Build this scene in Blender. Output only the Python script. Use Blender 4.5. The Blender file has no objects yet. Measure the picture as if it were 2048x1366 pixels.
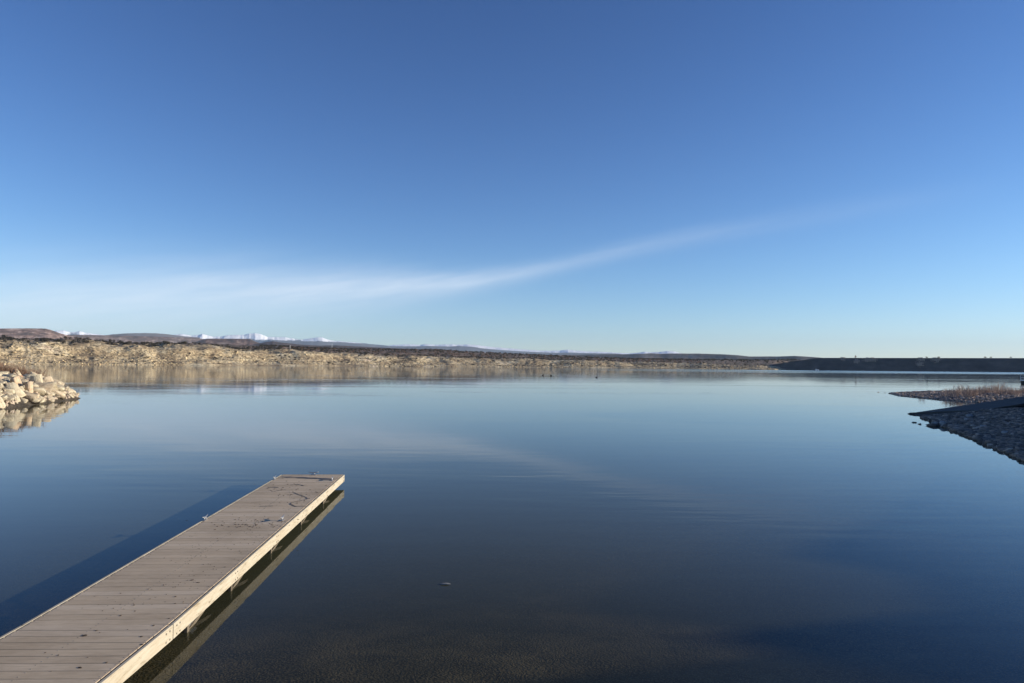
import bpy, bmesh, math, random
import numpy as np
from mathutils import Vector, Matrix
random.seed(7)
R = math.radians
S = bpy.context.scene
C = S.collection

# ------------------------------------------------------------------ camera, sky, sun, exposure
F, H, PITCH, ROLL = 1440.0, 3.55, 1.88, 0.476
SUN_AZ, SUN_EL = R(88), R(12.8)                 # azimuth from +Y towards +X
cam = bpy.data.objects.new('camera', bpy.data.cameras.new('camera'))
C.objects.link(cam); S.camera = cam
cam.data.sensor_width = 36; cam.data.lens = 36 * F / 2048
cam.data.clip_start = 0.1; cam.data.clip_end = 80000
cam.location = (0, 0, H)
cam.rotation_euler = (Matrix.Rotation(R(90 + PITCH), 3, 'X') @ Matrix.Rotation(R(ROLL), 3, 'Z')).to_euler()
S.view_settings.view_transform = 'Standard'; S.view_settings.look = 'None'
S.view_settings.exposure = 0.5; S.view_settings.gamma = 1

def ray(px, py):
    v = cam.rotation_euler.to_matrix() @ Vector(((px - 1024) / F, -(py - 683) / F, -1))
    return v
def at(px, py, z=0.0):                        # a pixel of the photograph on the level z
    v = ray(px, py); t = (z - H) / v.z
    return v.x * t, v.y * t, z
def azel(px, py):
    v = ray(px, py); return math.atan2(v.x, v.y), v.z / math.hypot(v.x, v.y)

W = bpy.data.worlds.new('World'); S.world = W; W.use_nodes = True
wt = W.node_tree; wt.nodes.clear()
def N(t, typ, **k):
    n = t.nodes.new(typ)
    for a, b in k.items(): setattr(n, a, b)
    return n
def setc(n, **k):
    for a, b in k.items(): n.inputs[a].default_value = b
sky = N(wt, 'ShaderNodeTexSky', sky_type='NISHITA', sun_disc=False)
sky.sun_elevation = SUN_EL; sky.sun_rotation = SUN_AZ
sky.altitude = 1700; sky.air_density = 1.0; sky.dust_density = 0.25; sky.ozone_density = 3.0
bg = N(wt, 'ShaderNodeBackground'); bg.inputs['Strength'].default_value = 0.0705
wo = N(wt, 'ShaderNodeOutputWorld'); wt.links.new(bg.outputs[0], wo.inputs[0])
# thin cirrus streak: a band of cloud across the sky, given by direction (azimuth, height)
tc = N(wt, 'ShaderNodeTexCoord'); sp = N(wt, 'ShaderNodeSeparateXYZ'); wt.links.new(tc.outputs['Generated'], sp.inputs[0])
def M_(t, op, a, b=None, c=None, clamp=False):
    n = N(t, 'ShaderNodeMath', operation=op, use_clamp=clamp)
    for i, v in enumerate((a, b, c)):
        if v is None: continue
        if isinstance(v, (int, float)): n.inputs[i].default_value = v
        else: t.links.new(v, n.inputs[i])
    return n.outputs[0]
def wm(op, *a, **k): return M_(wt, op, *a, **k)
az = wm('ARCTAN2', sp.outputs[0], sp.outputs[1])
u = wm('DIVIDE', wm('ADD', az, 0.75), 1.5)
hh = wm('SQRT', wm('ADD', wm('MULTIPLY', sp.outputs[0], sp.outputs[0]), wm('MULTIPLY', sp.outputs[1], sp.outputs[1])))
el = wm('DIVIDE', sp.outputs[2], wm('MAXIMUM', hh, 0.001))
def fcurve(pts, scale):
    n = N(wt, 'ShaderNodeFloatCurve'); cm = n.mapping; cv = cm.curves[0]
    P = [((a + 0.75) / 1.5, b / scale) for a, b in pts]
    while len(cv.points) < len(P): cv.points.new(0.5, 0.5)
    for p, q in zip(cv.points, P): p.location = q
    cm.update(); wt.links.new(u, n.inputs['Value'])
    return wm('MULTIPLY', n.outputs[0], scale)
def px2(px, py): a, e = azel(px, py); return a, e
cpts = [(-120, 640), (0, 622), (300, 602), (500, 588), (700, 580), (900, 566), (1010, 552), (1150, 524), (1300, 492), (1480, 458), (1800, 405), (2048, 372)]
ae = [azel(*p) for p in cpts]
ec = fcurve([(a, e) for a, e in ae], 0.4)
wid = fcurve([(a, w) for (a, e), w in zip(ae, (.030, .036, .036, .032, .025, .0150, .0125, .010, .010, .011, .012, .012))], 0.1)
stg = fcurve([(a, w) for (a, e), w in zip(ae, (.15, .28, .34, .38, .40, .42, .28, .18, .13, .08, .03, .0))], 1.0)
mp = N(wt, 'ShaderNodeMapping'); cb = N(wt, 'ShaderNodeCombineXYZ')
wt.links.new(az, cb.inputs[0]); wt.links.new(wm('SUBTRACT', el, wm('MULTIPLY', az, 0.17)), cb.inputs[1]); wt.links.new(cb.outputs[0], mp.inputs[0])
mp.inputs['Scale'].default_value = (4.5, 38, 1)
nz = N(wt, 'ShaderNodeTexNoise'); setc(nz, Scale=1.0, Detail=9.0, Roughness=0.62); wt.links.new(mp.outputs[0], nz.inputs['Vector'])
dd = wm('DIVIDE', wm('SUBTRACT', el, wm('ADD', ec, wm('MULTIPLY', wm('SUBTRACT', nz.outputs[0], 0.5), 0.012))), wid)
gs = wm('EXPONENT', wm('MULTIPLY', wm('MULTIPLY', dd, dd), -0.8))
msk = wm('MULTIPLY', wm('MULTIPLY', gs, stg), wm('MAXIMUM', wm('SUBTRACT', wm('MULTIPLY', nz.outputs[0], 2.3), 0.22), 0.0))
# a broad faint veil low on the left
ve = wm('DIVIDE', wm('SUBTRACT', el, 0.075), 0.055); vg = wm('EXPONENT', wm('MULTIPLY', wm('MULTIPLY', ve, ve), -1.0))
va = wm('DIVIDE', wm('ADD', az, 0.42), 0.33); vh = wm('EXPONENT', wm('MULTIPLY', wm('MULTIPLY', va, va), -1.0))
msk = wm('ADD', msk, wm('MULTIPLY', wm('MULTIPLY', vg, vh), 0.16), clamp=True)
hs = N(wt, 'ShaderNodeMix', data_type='RGBA', blend_type='MULTIPLY'); hs.inputs[0].default_value = 1; hs.inputs[7].default_value = (.70, .675, .69, 1)
gm = N(wt, 'ShaderNodeGamma'); gm.inputs['Gamma'].default_value = 1.5; wt.links.new(sky.outputs[0], gm.inputs['Color']); wt.links.new(gm.outputs[0], hs.inputs[6])
mx = N(wt, 'ShaderNodeMix', data_type='RGBA'); wt.links.new(msk, mx.inputs[0])
def vm(op, a, b):
    n = N(wt, 'ShaderNodeVectorMath', operation=op)
    for i, v in enumerate((a, b)):
        if isinstance(v, tuple): n.inputs[i].default_value = v
        else: wt.links.new(v, n.inputs[i])
    return n.outputs[0]
soft = vm('DIVIDE', vm('MULTIPLY', hs.outputs[2], (1.43, 1.45, 1.56)), vm('ADD', vm('MULTIPLY', hs.outputs[2], (.05, .05, .05)), (1., 1., 1.)))
wt.links.new(soft, mx.inputs[6]); mx.inputs[7].default_value = (9.3, 10.1, 11.1, 1)
wt.links.new(mx.outputs[2], bg.inputs[0])

sun = bpy.data.objects.new('sun', bpy.data.lights.new('sun', 'SUN')); C.objects.link(sun)
sun.data.energy = 5.0; sun.data.angle = R(0.5); sun.data.color = (1.0, 0.90, 0.74)
sd = Vector((math.sin(SUN_AZ) * math.cos(SUN_EL), math.cos(SUN_AZ) * math.cos(SUN_EL), math.sin(SUN_EL)))
sun.rotation_euler = sd.to_track_quat('Z', 'Y').to_euler()

# ------------------------------------------------------------------ helpers
def tag(o, label=None, cat=None, group=None, kind=None):
    if label: o['label'] = label
    if cat: o['category'] = cat
    if group: o['group'] = group
    if kind: o['kind'] = kind
    return o
def link(name, me, mat, parent=None, smooth=False):
    if mat and not me.materials: me.materials.append(mat)
    o = bpy.data.objects.new(name, me); C.objects.link(o)
    if parent: o.parent = parent
    if smooth:
        me.polygons.foreach_set('use_smooth', [True] * len(me.polygons))
    return o
def empty(name, loc=(0, 0, 0), rz=0):
    o = bpy.data.objects.new(name, None); C.objects.link(o); o.location = loc; o.rotation_euler = (0, 0, rz); o.empty_display_size = .2
    return o
def np_mesh(name, v, f):
    v = np.asarray(v, np.float32); f = np.asarray(f, np.int32)
    me = bpy.data.meshes.new(name); k = f.shape[1]
    me.vertices.add(len(v)); me.vertices.foreach_set('co', v.ravel())
    me.loops.add(f.size); me.loops.foreach_set('vertex_index', f.ravel())
    me.polygons.add(len(f)); me.polygons.foreach_set('loop_start', np.arange(0, f.size, k, dtype=np.int32))
    me.polygons.foreach_set('loop_total', np.full(len(f), k, np.int32))
    me.update(calc_edges=True)
    return me
def grid_faces(nr, nc):
    i = np.arange(nr * nc).reshape(nr, nc)
    return np.stack([i[:-1, :-1], i[:-1, 1:], i[1:, 1:], i[1:, :-1]], -1).reshape(-1, 4)
def hash2(i, j, s):
    n = (i.astype(np.int64) * 374761393 + j.astype(np.int64) * 668265263 + s * 974711) & 0x7fffffff
    n = ((n ^ (n >> 13)) * 1274126177) & 0x7fffffff
    return ((n ^ (n >> 16)) & 0xffff) / 65535.0
def vnoise(x, y, s=0):
    x = np.asarray(x, float); y = np.asarray(y, float)
    i, j = np.floor(x), np.floor(y); fx, fy = x - i, y - j
    fx = fx * fx * (3 - 2 * fx); fy = fy * fy * (3 - 2 * fy)
    a, b, c, d = hash2(i, j, s), hash2(i + 1, j, s), hash2(i, j + 1, s), hash2(i + 1, j + 1, s)
    return (a * (1 - fx) + b * fx) * (1 - fy) + (c * (1 - fx) + d * fx) * fy
def fbm(x, y, o=4, s=0):
    r, a, t = 0, 0.5, 0
    for k in range(o):
        r = r + a * vnoise(x * 2 ** k, y * 2 ** k, s + k * 17); t += a; a *= 0.5
    return r / t
def sm(a, b, x):
    t = np.clip((x - a) / (b - a), 0, 1); return t * t * (3 - 2 * t)

class MB:                                      # collects boxes, tubes, prisms into one mesh
    def __init__(s): s.bm = bmesh.new()
    def box(s, c, d, rot=None, bev=0.0):
        r = bmesh.ops.create_cube(s.bm, size=1); vs = r['verts']
        m = Matrix.Diagonal((*d, 1))
        if rot is not None: m = rot.to_4x4() @ m
        bmesh.ops.transform(s.bm, matrix=Matrix.Translation(c) @ m, verts=vs)
        if bev:
            es = list({e for v in vs for e in v.link_edges})
            bmesh.ops.bevel(s.bm, geom=es, offset=bev, segments=1, affect='EDGES')
        return s
    def bar(s, a, b, w, h=None):
        a, b = Vector(a), Vector(b); d = b - a
        q = d.to_track_quat('X', 'Z').to_matrix()
        return s.box((a + b) / 2, (d.length, w, h or w), q)
    def tube(s, pts, rad, seg=6):
        rings = []
        for k, p in enumerate(pts):
            p = Vector(p); q = Vector(pts[min(k + 1, len(pts) - 1)]) - Vector(pts[max(k - 1, 0)])
            m = q.to_track_quat('Z', 'Y').to_matrix(); r = rad[k] if isinstance(rad, (list, tuple)) else rad
            rings.append([s.bm.verts.new(p + m @ Vector((r * math.cos(2 * math.pi * i / seg), r * math.sin(2 * math.pi * i / seg), 0))) for i in range(seg)])
        for a, b in zip(rings, rings[1:]):
            for i in range(seg): s.bm.faces.new((a[i], a[(i + 1) % seg], b[(i + 1) % seg], b[i]))
        s.bm.faces.new(rings[0][::-1]); s.bm.faces.new(rings[-1])
        return s
    def me(s, name):
        m = bpy.data.meshes.new(name); s.bm.normal_update(); s.bm.to_mesh(m); s.bm.free(); return m
    def build(s, name, mat, parent=None, smooth=False): return link(name, s.me(name), mat, parent, smooth)

# ------------------------------------------------------------------ materials
def mat(name, rough=0.9, spec=0.3):
    m = bpy.data.materials.new(name); m.use_nodes = True
    b = m.node_tree.nodes['Principled BSDF']; b.inputs['Roughness'].default_value = rough
    b.inputs['Specular IOR Level'].default_value = spec
    return m, m.node_tree, b
def ramp(t, src, stops):
    n = N(t, 'ShaderNodeValToRGB'); e = n.color_ramp.elements
    while len(e) < len(stops): e.new(0.5)
    for x, (p, c) in zip(e, stops): x.position = p; x.color = (*c, 1)
    t.links.new(src, n.inputs[0]); return n.outputs[0]
def noise(t, scale, detail=4, rough=.55, sc=(1, 1, 1), coord='Object', rot=None):
    c = N(t, 'ShaderNodeTexCoord'); mp = N(t, 'ShaderNodeMapping'); mp.inputs['Scale'].default_value = sc
    if rot: mp.inputs['Rotation'].default_value = rot
    t.links.new(c.outputs[coord], mp.inputs[0])
    n = N(t, 'ShaderNodeTexNoise'); setc(n, Scale=scale, Detail=detail, Roughness=rough); t.links.new(mp.outputs[0], n.inputs['Vector'])
    return n.outputs[0]
def mixc(t, f, a, b, mode='MIX'):
    n = N(t, 'ShaderNodeMix', data_type='RGBA', blend_type=mode)
    for i, v in ((0, f), (6, a), (7, b)):
        if isinstance(v, (int, float)): n.inputs[i].default_value = v
        elif isinstance(v, tuple): n.inputs[i].default_value = (*v, 1)
        else: t.links.new(v, n.inputs[i])
    return n.outputs[2]
def bump(t, b, src, strength, dist):
    n = N(t, 'ShaderNodeBump'); setc(n, Strength=strength, Distance=dist); t.links.new(src, n.inputs['Height']); t.links.new(n.outputs[0], b.inputs['Normal'])
def simple(name, scale, stops, rough=.9, detail=4, sc=(1, 1, 1), bs=0, bd=0, island=False, coord='Object'):
    m, t, b = mat(name, rough)
    n = noise(t, scale, detail, sc=sc, coord=coord); c = ramp(t, n, stops)
    if island:
        g = N(t, 'ShaderNodeNewGeometry'); oi = N(t, 'ShaderNodeObjectInfo')
        r = M_(t, 'FRACT', M_(t, 'ADD', g.outputs['Random Per Island'], oi.outputs['Random']))
        k = ramp(t, r, [(0, (.40, .40, .42)), (.5, (.90, .88, .85)), (.85, (1.3, 1.15, 1.05)), (1, (2.0, 1.9, 1.8))])
        c = mixc(t, 1.0, c, k, 'MULTIPLY')
    t.links.new(c, b.inputs['Base Color'])
    if bs: bump(t, b, n, bs, bd)
    return m

# ------------------------------------------------------------------ near ground: shore, spit, jetty core, lakebed
LAND_R = [(-100, -60), (-60, 3.5), (-8, 4.0), (3, 4.2), (9, 6), (13.8, 14), (20.3, 28.7), (23.6, 36.7), (27.2, 46.0), (28.6, 49.2), (31.2, 56.2),
          (37, 58.6), (43, 63.5), (47.3, 70), (49.2, 75.2), (49.6, 79), (49.7, 86), (50.8, 94), (53.4, 101.4), (56, 104.5), (63, 106), (80, 106), (170, 104), (260, 60), (260, -60)]
LAND_J = [(-160, 22), (-100, 24), (-60, 33), (-42, 42), (-36.6, 50), (-38.3, 56), (-39.6, 62), (-41.4, 69.2), (-43, 71.5), (-50, 73), (-70, 71), (-160, 66)]
def sdist(poly, x, y):
    x = np.asarray(x, float); y = np.asarray(y, float)
    d = np.full(x.shape, 1e9); ins = np.zeros(x.shape, bool)
    P = poly + [poly[0]]
    for (ax, ay), (bx, by) in zip(P, P[1:]):
        ex, ey = bx - ax, by - ay
        t = np.clip(((x - ax) * ex + (y - ay) * ey) / (ex * ex + ey * ey), 0, 1)
        d = np.minimum(d, np.hypot(x - ax - t * ex, y - ay - t * ey))
        c = (ay > y) != (by > y)
        with np.errstate(divide='ignore', invalid='ignore'):
            ins ^= c & (x < (bx - ax) * (y - ay) / (by - ay + 1e-12) + ax)
    return np.where(ins, d, -d)
def ground_z(x, y):
    d = sdist(LAND_R, x, y); w = fbm(x * .5, y * .5, 3, 3) - .5
    slope = np.interp(y, [0, 4, 14, 26, 78, 82], [.5, .45, .2, .13, .13, .10])
    cap = np.interp(y, [0, 10, 60, 74, 82, 120], [2.1, 2.2, 2.0, 1.5, .95, .9])
    z = cap * (1 - np.exp(-np.maximum(d, 0) * slope / cap))
    hc = np.interp(y, [-60, 6, 9.3, 11.0, 11.9, 13.5, 15, 18.5, 25, 40, 54, 66, 75], [4.6, 5.6, 6.5, 7.2, 6.3, 6.3, 6.7, 6.1, 5.3, 5.5, 9, 9, 0])
    wn_ = sm(40, 52, y)
    g1 = np.clip((d - 9 + 6 * wn_) / (16 - 8 * wn_), 0, 1); g2 = np.clip((x - 28 - 12 * wn_) / (16 - 9 * wn_), 0, 1)
    hill = hc * g1 * g1 * (3 - 2 * g1) * g2 * g2 * (3 - 2 * g2)
    hill = hill * (1 + .08 * (fbm(x * .13, y * .13, 3, 8) - .5))
    z = z + hill + w * .12 * sm(0, 2, d)
    dn = -np.minimum(d, 0)
    near = np.interp(y, [4, 40], [.105, .14])
    zr = -(7.5 * (1 - np.exp(-dn * near / 7.5)))
    z = np.where(d > 0, z, zr)
    j = sdist(LAND_J, x, y)
    zj = np.where(j > 0, 2.35 * (1 - np.exp(-j * .42)), -8 * (1 - np.exp(j * .5 / 8)))
    return np.maximum(z, zj)
xs = np.concatenate([np.arange(-160, -56, 4), np.arange(-56, 82, .5), np.arange(82, 262, 3)])
ys = np.concatenate([np.arange(-60, 0, 2.5), np.arange(0, 112, .5), np.arange(112, 150, 4)])
X, Y = np.meshgrid(xs, ys); Z = ground_z(X, Y)
m, t, b = mat('shore_ground', .95)
n1 = noise(t, .6, 5); n2 = noise(t, 9, 5)
c = mixc(t, n2, ramp(t, n1, [(.3, (.085, .068, .050)), (.7, (.15, .12, .088))]), (.20, .165, .12))
vo = N(t, 'ShaderNodeTexVoronoi'); setc(vo, Scale=26.0); tcx = N(t, 'ShaderNodeTexCoord')
wrp = N(t, 'ShaderNodeTexNoise'); setc(wrp, Scale=3.0, Detail=4.0); t.links.new(tcx.outputs['Object'], wrp.inputs['Vector'])
wm2 = N(t, 'ShaderNodeVectorMath', operation='MULTIPLY_ADD'); t.links.new(wrp.outputs['Color'], wm2.inputs[0]); wm2.inputs[1].default_value = (.25, .25, .25); t.links.new(tcx.outputs['Object'], wm2.inputs[2]); t.links.new(wm2.outputs[0], vo.inputs['Vector'])
c = mixc(t, ramp(t, vo.outputs['Distance'], [(.12, (0, 0, 0)), (.5, (1, 1, 1))]), c, mixc(t, 1.0, c, ramp(t, noise(t, 1.1, 5, .65), [(.40, (.55, .55, .56)), (.60, (.16, .16, .17))]), 'MULTIPLY'))
sz0 = N(t, 'ShaderNodeSeparateXYZ'); t.links.new(tcx.outputs['Object'], sz0.inputs[0])
uw = ramp(t, M_(t, 'ADD', M_(t, 'MULTIPLY', sz0.outputs[2], -4.0), M_(t, 'MULTIPLY', n1, .2)), [(.1, (0, 0, 0)), (.5, (1, 1, 1))])   # paler colour below the waterline stands in for sun refracted steeply onto the bed
c = mixc(t, uw, c, mixc(t, 1.0, c, ramp(t, noise(t, .35, 4), [(.38, (1.1, 1.0, .90)), (.62, (2.3, 2.0, 1.65))]), 'MULTIPLY'))
t.links.new(c, b.inputs['Base Color']); bump(t, b, vo.outputs['Distance'], .8, -.035)
M_SHORE = m
GXS, GYS = np.arange(-56, 82, .5), np.arange(0, 112, .5)
_gx, _gy = np.meshgrid(GXS, GYS); GZ = ground_z(_gx, _gy); GR = sdist(LAND_R, _gx, _gy); GJ = sdist(LAND_J, _gx, _gy)
def look(T, x, y, X0=-56., Y0=0., st=.5):
    fx = (x - X0) / st; fy = (y - Y0) / st; i = min(max(int(fx), 0), T.shape[1] - 2); j = min(max(int(fy), 0), T.shape[0] - 2); fx -= i; fy -= j
    return float((T[j, i] * (1 - fx) + T[j, i + 1] * fx) * (1 - fy) + (T[j + 1, i] * (1 - fx) + T[j + 1, i + 1] * fx) * fy)
me = np_mesh('ground', np.stack([X, Y, Z], -1).reshape(-1, 3), grid_faces(*X.shape))
tag(link('ground', me, M_SHORE, smooth=True), kind='structure')

# wide plain under and behind everything
M_PLAIN = simple('plain', .004, [(.3, (.10, .085, .06)), (.6, (.16, .13, .09)), (.8, (.22, .18, .12))])
px_ = np.array([-30000, -160.5, 261, 30000.]); py_ = np.array([-30000, -60.5, 146.5, 40000.])
vv = [(x, y, -8.6) for y in py_ for x in px_]
tag(link('plain', np_mesh('plain', vv, grid_faces(4, 4)), M_PLAIN), kind='structure')

# ------------------------------------------------------------------ water
wx = np.concatenate([[-2500, -1500, -800, -400, -160], np.arange(-100, -40, 4), np.arange(-40, 60, 1.0), np.arange(60, 120, 4), [160, 260, 500, 900, 1600, 2400]])
wy = np.concatenate([[-50, -20], np.arange(0, 110, 1.0), [112, 120, 140, 200, 350, 600, 900, 1100, 1300, 1500]])
X, Y = np.meshgrid(wx, wy); D = np.clip(-ground_z(X, Y), 0, 8)
D = np.where((Y > 140) | (abs(X) > 150), 8, D)
me = np_mesh('water', np.stack([X, Y, 0 * X], -1).reshape(-1, 3), grid_faces(*X.shape))
at_ = me.attributes.new('depth', 'FLOAT', 'POINT'); at_.data.foreach_set('value', D.astype(np.float32).ravel())
m = bpy.data.materials.new('water'); m.use_nodes = True; t = m.node_tree; t.nodes.clear()
out = N(t, 'ShaderNodeOutputMaterial')
geo = N(t, 'ShaderNodeTexCoord')
def wn(scale, sc, detail=3, rough=.5): return noise(t, scale, detail, rough, sc)
rip = wn(1.0, (.3, 1.3, 1), 2.5, .45); swl = wn(.22, (.6, 1.6, 1), 2)
patch = ramp(t, wn(.018, (.35, 1.3, 1), 3), [(.44, (.10, .10, .10)), (.68, (1, 1, 1))])
patch2 = ramp(t, wn(.07, (.3, 1.2, 1), 3), [(.45, (.05, .05, .05)), (.7, (1, 1, 1))])
hgt = M_(t, 'ADD', M_(t, 'MULTIPLY', M_(t, 'MULTIPLY', rip, patch2), .015), M_(t, 'MULTIPLY', swl, .008))
bp = N(t, 'ShaderNodeBump'); setc(bp, Strength=1.0, Distance=1.0); t.links.new(hgt, bp.inputs['Height'])
# wind-ruffled bands on the far right water
spx = N(t, 'ShaderNodeSeparateXYZ'); t.links.new(geo.outputs['Object'], spx.inputs[0])
far = M_(t, 'MULTIPLY', ramp(t, M_(t, 'DIVIDE', spx.outputs[1], 1500), [(.16, (0, 0, 0)), (.30, (1, 1, 1))]),
         ramp(t, M_(t, 'DIVIDE', M_(t, 'ADD', spx.outputs[0], 200), 1200), [(.18, (0, 0, 0)), (.48, (1, 1, 1))]))
by = M_(t, 'ADD', M_(t, 'DIVIDE', spx.outputs[1], 1500), M_(t, 'MULTIPLY', M_(t, 'SUBTRACT', noise(t, .006, 5, .6, (.3, 1.0, 1)), .5), .22))
bnd = ramp(t, by, [(.20, (0, 0, 0)), (.215, (.5, .5, .5)), (.232, (0, 0, 0)), (.31, (0, 0, 0)), (.35, (1, 1, 1)), (.60, (1, 1, 1)), (.66, (0, 0, 0))])
rgh = M_(t, 'ADD', .028, M_(t, 'ADD', M_(t, 'MULTIPLY', patch, .02), M_(t, 'MULTIPLY', M_(t, 'MULTIPLY', far, bnd), .085)))
gl = N(t, 'ShaderNodeBsdfGlossy'); t.links.new(rgh, gl.inputs['Roughness']); t.links.new(bp.outputs[0], gl.inputs['Normal']); gl.inputs['Color'].default_value = (.95, .97, 1, 1)
# reflection at a water surface of skylight, which is polarised most at right angles to the sun
gi = N(t, 'ShaderNodeNewGeometry'); si = N(t, 'ShaderNodeSeparateXYZ'); t.links.new(gi.outputs['Incoming'], si.inputs[0])
def m_(op, *a, **k): return M_(t, op, *a, **k)
ci = m_('MAXIMUM', m_('ABSOLUTE', si.outputs[2]), .0005); ct = m_('SQRT', m_('SUBTRACT', 1.0, m_('DIVIDE', m_('SUBTRACT', 1.0, m_('MULTIPLY', ci, ci)), 1.777)))
def sq_(a): return m_('MULTIPLY', a, a)
nt = m_('MULTIPLY', ct, 1.333); ni = m_('MULTIPLY', ci, 1.333)
Rs_ = sq_(m_('DIVIDE', m_('SUBTRACT', ci, nt), m_('ADD', ci, nt))); Rp_ = sq_(m_('DIVIDE', m_('SUBTRACT', ni, ct), m_('ADD', ni, ct)))
cg = m_('ADD', m_('MULTIPLY', si.outputs[2], sd.z), m_('MULTIPLY', m_('ADD', m_('MULTIPLY', si.outputs[0], sd.x), m_('MULTIPLY', si.outputs[1], sd.y)), -1.0))
dop = m_('MULTIPLY', m_('DIVIDE', m_('SUBTRACT', 1.0, sq_(cg)), m_('ADD', 1.0, sq_(cg))), .90)
wp = m_('ADD', .5, m_('MULTIPLY', dop, .5))
frs = m_('ADD', m_('MULTIPLY', Rp_, wp), m_('MULTIPLY', Rs_, m_('SUBTRACT', 1.0, wp)), clamp=True)
df = N(t, 'ShaderNodeBsdfDiffuse'); df.inputs['Color'].default_value = (.032, .034, .021, 1)
cn = N(t, 'ShaderNodeCombineXYZ')           # silt in the water scatters evenly, not like a matt surface lying flat
for i_, v_ in enumerate((.87, .03, .49)): cn.inputs[i_].default_value = v_
t.links.new(cn.outputs[0], df.inputs['Normal'])
tr = N(t, 'ShaderNodeBsdfTransparent'); tr.inputs['Color'].default_value = (.80, .82, .72, 1)
dep = N(t, 'ShaderNodeAttribute', attribute_name='depth')
opa = M_(t, 'SUBTRACT', 1.0, M_(t, 'EXPONENT', M_(t, 'MULTIPLY', M_(t, 'MULTIPLY', dep.outputs['Fac'], dep.outputs['Fac']), -1.45)))
body = N(t, 'ShaderNodeMixShader'); t.links.new(opa, body.inputs[0]); t.links.new(tr.outputs[0], body.inputs[1]); t.links.new(df.outputs[0], body.inputs[2])
ms = N(t, 'ShaderNodeMixShader'); t.links.new(frs, ms.inputs[0]); t.links.new(body.outputs[0], ms.inputs[1]); t.links.new(gl.outputs[0], ms.inputs[2])
t.links.new(ms.outputs[0], out.inputs[0])
tag(link('water', me, m), kind='structure')

# ------------------------------------------------------------------ far shore: rim of pale cliffs, plateau, ridge behind
def pxaz(px): return math.atan2((px - 1024) / F, 1.0)
AZP = [pxaz(p) for p in (-250, 0, 400, 800, 1000, 1120, 1300, 1450, 1550, 1575, 1640)]
DP = [720, 915, 975, 1105, 1160, 1180, 1215, 1235, 1250, 1330, 1450]
RIMP = [29, 28, 25.5, 17.5, 14, 12, 10, 7.5, 4.5, 3, 2]
az_r = np.array([pxaz(p) for p in (-250, 0, 400, 560, 640, 720, 800, 870, 950, 1060, 1150, 1260, 1340, 1500, 1640)])
ytop = [676, 676, 684, 690, 694, 696, 697, 697, 702, 707, 711, 715, 716.5, 717.5, 717]
RIDGE_D = 460.
el_r = [azel(p, y)[1] for p, y in zip((-250, 0, 400, 560, 640, 720, 800, 870, 950, 1060, 1150, 1260, 1340, 1500, 1640), ytop)]
def shore_D(a): return np.interp(a, AZP, DP) + 16 * (fbm(a * 30, a * 0, 3, 5) - .5)
def far_z(a, tt):
    Dd = shore_D(a); x = np.sin(a) * (Dd + tt); y = np.cos(a) * (Dd + tt)
    rim = np.interp(a, AZP, RIMP); rim = rim * (1 + .10 * (fbm(a * 60, 0 * a, 3, 9) - .5))
    w = fbm(x * .03, y * .03, 4, 1); g = fbm(x * .012 + y * .012, y * .004, 3, 2)
    tw = 95 * (.75 + .6 * g); q = np.clip(tt / tw, 0, 1)
    beach = sm(0, 3, tt) * .8
    prof = np.where(q < .12, q / .12 * .07, np.where(q < .42, .07 + (q - .12) / .30 * .33, np.where(q < .60, .40 + (q - .42) / .18 * .36, .76 + (q - .6) / .4 * .24)))
    z = beach + rim * prof
    st = 2.3 + .5 * w                                   # rock ledges
    k = np.floor(z / st); fz = z / st - k
    led = (k + sm(.25, .75, fz)) * st
    lm = sm(.1, .3, q) * (1 - sm(.85, 1, q)) * sm(.4, .55, fbm(x * .018, y * .018, 3, 12))
    z = z * (1 - lm) + led * lm
    z = z + (w - .5) * 10 * sm(.05, .4, q) * np.clip(rim / 24, .3, 1) + (fbm(x * .22, y * .22, 3, 4) - .5) * 1.9 * sm(0, .1, q)
    er = np.interp(a, az_r, el_r); zr = H + er * (Dd + RIDGE_D) - np.where(er > 0, 3.2, 0)
    up = sm(110, RIDGE_D, tt)
    z = z + np.maximum(zr - z, -4) * up * sm(0, 110, tt)
    z = z - np.where(tt < 0, -tt * .25, 0)
    z = z - sm(RIDGE_D + 60, 1500, tt) * 14
    return z, x, y
aa = np.linspace(pxaz(-250), pxaz(1640), 1700)
tt = np.concatenate([[-30, -12, -4], np.arange(0, 24, 1.6), np.arange(24, 120, 2.2), np.arange(120, 480, 9), [520, 600, 800, 1200, 1700]])
SD = shore_D(aa)
A, T = np.meshgrid(aa, tt); Z, X, Y = far_z(A, T)
Z = np.where(T < 0, np.minimum(Z, -.4 + T * .2), Z)
FZ = Z.copy()
me = np_mesh('far_shore', np.stack([X, Y, Z], -1).reshape(-1, 3), grid_faces(*X.shape))
m, t, b = mat('far_shore', .95, .2)
tx = N(t, 'ShaderNodeTexCoord'); sz = N(t, 'ShaderNodeSeparateXYZ'); t.links.new(tx.outputs['Object'], sz.inputs[0])
cr = ramp(t, noise(t, .035, 6, .65), [(.32, (.20, .165, .13)), (.42, (.46, .37, .245)), (.55, (.64, .545, .375)), (.62, (.71, .64, .48)), (.70, (.54, .42, .33))])
lay = noise(t, .5, 3, .6, (.03, .03, 1.5))
cr = mixc(t, .7, cr, mixc(t, 1.0, cr, ramp(t, lay, [(.35, (.45, .40, .38)), (.55, (1.1, 1.05, .95))]), 'MULTIPLY'))
spk = ramp(t, noise(t, .35, 5, .75, (1, 1, 1.5)), [(.42, (.14, .12, .10)), (.50, (.85, .83, .80)), (.64, (1.2, 1.17, 1.14))])
cr = mixc(t, .75, cr, spk, 'MULTIPLY')
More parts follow.
